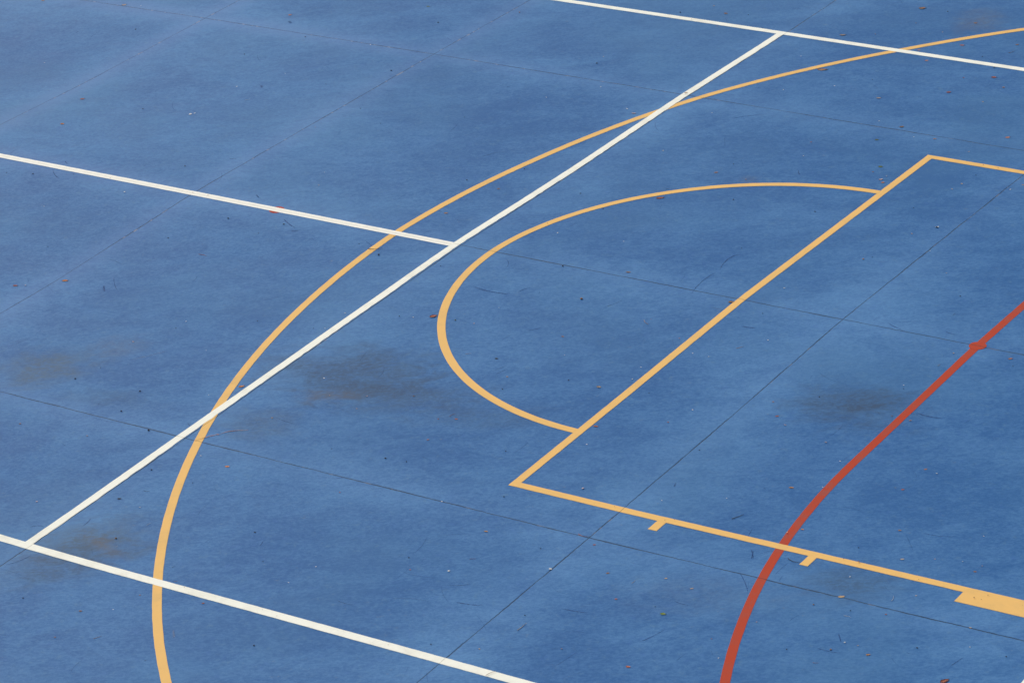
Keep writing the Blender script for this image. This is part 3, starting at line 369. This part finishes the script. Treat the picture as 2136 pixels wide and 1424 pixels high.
def twig_mesh(r,L,mat,name='twig'):
    b=r.uniform(-.16,.16)*L; rr=max(.0008,min(.0019,L*.022)); path=[]
    for i in range(9):
        s=i/8; path.append(((s-.5)*L,b*4*s*(1-s)+r.uniform(-1,1)*L*.012,rr+.0006+L*.04*abs(s-.4)))
    return tube_mesh(r,path,rr,rr*.5,mat,name)
def flake_mesh(r,L,mat,name='flake'):
    n=r.randint(6,9); pts=[]
    for k in range(n):
        a=2*math.pi*k/n+r.uniform(-.25,.25); rad=L*.5*r.uniform(.6,1.05); pts.append((rad*math.cos(a),rad*math.sin(a)*.7))
    tilt=r.uniform(-.25,.25); tz=lambda x,y:x*tilt+.12*L*((x*x+y*y)/(L*L*.25))+abs(tilt)*L*.5
    V=[(0,0,tz(0,0)+.0018)]+[(x,y,tz(x,y)+.0014) for x,y in pts]+[(x,y,tz(x,y)+.0002) for x,y in pts]+[(0,0,tz(0,0)+.0002)]
    F=[(0,1+k,1+(k+1)%n) for k in range(n)]+[(1+(k+1)%n,1+k,n+1+k,n+1+(k+1)%n) for k in range(n)]+[(2*n+1,n+1+(k+1)%n,n+1+k) for k in range(n)]
    return mesh(name,V,F,mat)
def grit_mesh(r,L,mat,name='grit'):
    bm=bmesh.new(); bmesh.ops.create_icosphere(bm,subdivisions=2,radius=L*.5)
    s=(1,r.uniform(.7,1),r.uniform(.45,.7)); ph=r.uniform(0,9)
    for v in bm.verts:
        k=1+.16*math.sin(v.co.x*9/L+ph)*math.cos(v.co.y*8/L-ph)+r.uniform(-.07,.07)
        v.co=Vector((v.co.x*s[0]*k,v.co.y*s[1]*k,v.co.z*s[2]*k))
    mz=min(v.co.z for v in bm.verts)
    for v in bm.verts: v.co.z-=mz-.0002
    me=bpy.data.meshes.new(name); bm.to_mesh(me); bm.free(); me.materials.append(mat); return me
def zone(x,y):
    ra=math.hypot(x-AX,y-AY)
    if abs(y+4.115)<.03: return 'on the near white line'
    if abs(y-4.115)<.03: return 'on the far white line'
    if abs(x)<.03 and abs(y)<4.1: return 'on the diagonal white line'
    if x<-.02 and abs(y-CLY)<.03: return 'on the doubled white line'
    if abs(ra-AR)<.03: return 'on the large yellow arc'
    if abs(math.hypot(x-SCX,y-SCY)-SR)<.03 and x<FT: return 'on the small yellow semicircle'
    if (abs(x-FT)<.03 and -HN<y<HF) or (abs(y+HN)<.03 and x>FT) or (abs(y-HF)<.03 and x>FT): return 'on the outline of the yellow key'
    if 4.73<x<5.14 and -HN-.13<y<-HN: return 'on the thick yellow block'
    if y>4.115: return 'beyond the far white line'
    if y<-4.115: return 'in front of the near white line'
    redx=RX+(RR-math.sqrt(max(0,RR**2-(max(0,RYN-y))**2)) if y<RYN else 0)
    if abs(x-redx)<.035 and y<RYF: return 'on the red line'
    if FT<x and -HN<y<HF: return 'inside the yellow key, left of the red line' if x<redx else 'inside the yellow key, right of the red line'
    if x<FT and math.hypot(x-SCX,y-SCY)<SR: return 'inside the small yellow semicircle'
    if x>FT and y<=-HN: return 'below the ticked yellow line, left of the red curve' if x<redx else 'below the ticked yellow line, right of the red curve'
    if x>0 and ra<AR: return 'above the yellow key, under the large arc' if y>HF or (y>0 and x>FT) else ('between the diagonal white line and the key, far half' if y>0 else 'between the diagonal white line and the key, near half')
    if x>0: return 'outside the large arc, right of the diagonal white line'
    if ra<AR: return 'between large arc and diagonal, '+('above' if y>0 else 'below')+' doubled one'
    return 'left of the large arc, '+('above' if y>0 else 'below')+' the doubled white line'
items=[]
for s in DEBRIS.split('|'):
    a=s.split(','); items.append((a[0][0],a[0][1],float(a[1]),float(a[2]),float(a[3]),float(a[4]),len(a)>5))
def sizeword(kd,L):
    if kd=='N': return 'long' if L>.055 else 'short'
    return 'large' if L>.032 else 'small' if L>.014 else 'tiny'
NM={'L':('dry_leaf','curled leaf','leaf'),'N':('twig','thin twig','twig'),'F':('flake','flake','flake'),'G':('grit','speck of grit','grit')}
keyed={}
for it in items:
    kd,c,x,y,L,a,or_=it
    if kd=='L' and L<.016: noun='leaf scrap'
    else: noun=NM[kd][1]
    d='%s %s %s'%(sizeword(kd,L),COL[c][0],noun); k=(d,zone(x,y)); keyed.setdefault(k,[]).append(it)
ORD=['','first','second','third','fourth','fifth','sixth','seventh','eighth','ninth','tenth','eleventh','twelfth']
TIER={'dry_leaf':'leaves scattered on the court','twig':'twigs lying on the court','flake':'flakes scattered on the court','grit':'specks of grit on the court'}
LZON=lambda z:.0055 if z.startswith('on ') else .0002
for (d,z),L_ in keyed.items():
    L_.sort(key=lambda q:pix(q[2],q[3])[0]); n=len(L_)
    for i,(kd,c,x,y,L,a,or_) in enumerate(L_):
        if n==1: lab='%s %s'%(d,z)
        elif n==2: lab='%s of two %s'%('left' if i==0 else 'right',d+' '+z)
        else: lab='%s %s, %s'%(d,z,'leftmost of %d'%n if i==0 else 'rightmost of %d'%n if i==n-1 else '%s of %d from left'%(ORD[i+1] if i+1<len(ORD) else '%dth'%(i+1),n))
        w=lab.split()
        if len(w)>16: lab=lab.replace('between large arc and diagonal, ','right of large arc, ')
        w=lab.split()
        if len(w)>16: lab=lab.replace('doubled white line','doubled line')
        w=lab.split()
        if len(w)>16:
            lab=lab.replace(' the ',' ').replace(' thin twig',' twig').replace('speck of grit','speck'); w=lab.split()
        if len(w)>16: lab=lab.replace(' and ','/').replace('curled leaf','leaf').replace(' of grit',''); w=lab.split()
        r=random.Random(int(x*1000)*7+int(y*1000)); nm,_,cat=NM[kd]
        loc=(x,y,h1(x,y)+LZON(z)); rz=a if or_ else a+r.uniform(-.5,.5)
        props=dict(label=lab,category=cat,group=TIER[nm])
        if kd=='L':
            if L>.026:
                o=link(nm,None,None,loc,**props); o.rotation_euler=(0,0,rz)
                link('blade',leaf_mesh(r,L*1.15,MC[c]),o)
                link('stalk',tube_mesh(r,[(L*.5,0,.004),(L*.6,L*.03,.004),(L*.75,L*.08,.0015)],.0009,.0006,MC['k'],'stalk'),o)
            else:
                o=link(nm,leaf_mesh(r,L*1.25,MC[c],'dry_leaf'),None,loc,**props); o.rotation_euler=(0,0,rz)
        elif kd=='N': o=link(nm,twig_mesh(r,L,MC[c]),None,loc,**props); o.rotation_euler=(0,0,rz)
        elif kd=='F': o=link(nm,flake_mesh(r,L*.85,MC[c]),None,loc,**props); o.rotation_euler=(0,0,rz)
        else: o=link(nm,grit_mesh(r,L*(.5 if z.startswith('on ') else .72),MC[c]),None,loc,**props); o.rotation_euler=(0,0,rz)

# ---------------------------------------------------------------- light, sky, camera
w=bpy.data.worlds.new('World'); scene.world=w; w.use_nodes=True; nt=w.node_tree; nt.nodes.clear()
sky=nt.nodes.new('ShaderNodeTexSky'); sky.sky_type='NISHITA'; sky.sun_disc=False
EL=math.radians(45); AZ=math.atan2(.25,-.97)      # direction towards the sun in the court plane
sd=Vector((math.cos(AZ)*math.cos(EL),math.sin(AZ)*math.cos(EL),math.sin(EL)))
sky.sun_elevation=EL; sky.sun_rotation=math.atan2(sd.x,sd.y); sky.air_density=1.2; sky.dust_density=4; sky.ozone_density=.6; sky.altitude=50
bg=nt.nodes.new('ShaderNodeBackground'); bg.inputs[1].default_value=.10
o=nt.nodes.new('ShaderNodeOutputWorld'); nt.links.new(sky.outputs[0],bg.inputs[0]); nt.links.new(bg.outputs[0],o.inputs[0])
ld=bpy.data.lights.new('sun','SUN'); ld.energy=1.5; ld.angle=math.radians(14); ld.color=(1,.955,.88)
lo=bpy.data.objects.new('sun',ld); col.objects.link(lo); lo.rotation_euler=(-sd).to_track_quat('-Z','Y').to_euler(); lo.location=(0,0,20)
cd=bpy.data.cameras.new('camera'); cam=bpy.data.objects.new('camera',cd); col.objects.link(cam); scene.camera=cam
cam.matrix_world=Matrix.Translation(CAMV)@RM.to_4x4(); cd.lens=LENS; cd.sensor_width=36; cd.sensor_fit='HORIZONTAL'; cd.clip_end=4000; cd.clip_start=.1
cd.dof.use_dof=True; cd.dof.focus_distance=18.9; cd.dof.aperture_fstop=8
scene.render.engine='CYCLES'
for o_ in scene.objects:
    if 'label' in o_ and len(o_['label'].split())>16: print('LONG',o_.name,o_['label'])
scene.view_settings.view_transform='Standard'; scene.view_settings.look='None'; scene.view_settings.gamma=1; scene.view_settings.exposure=0.33
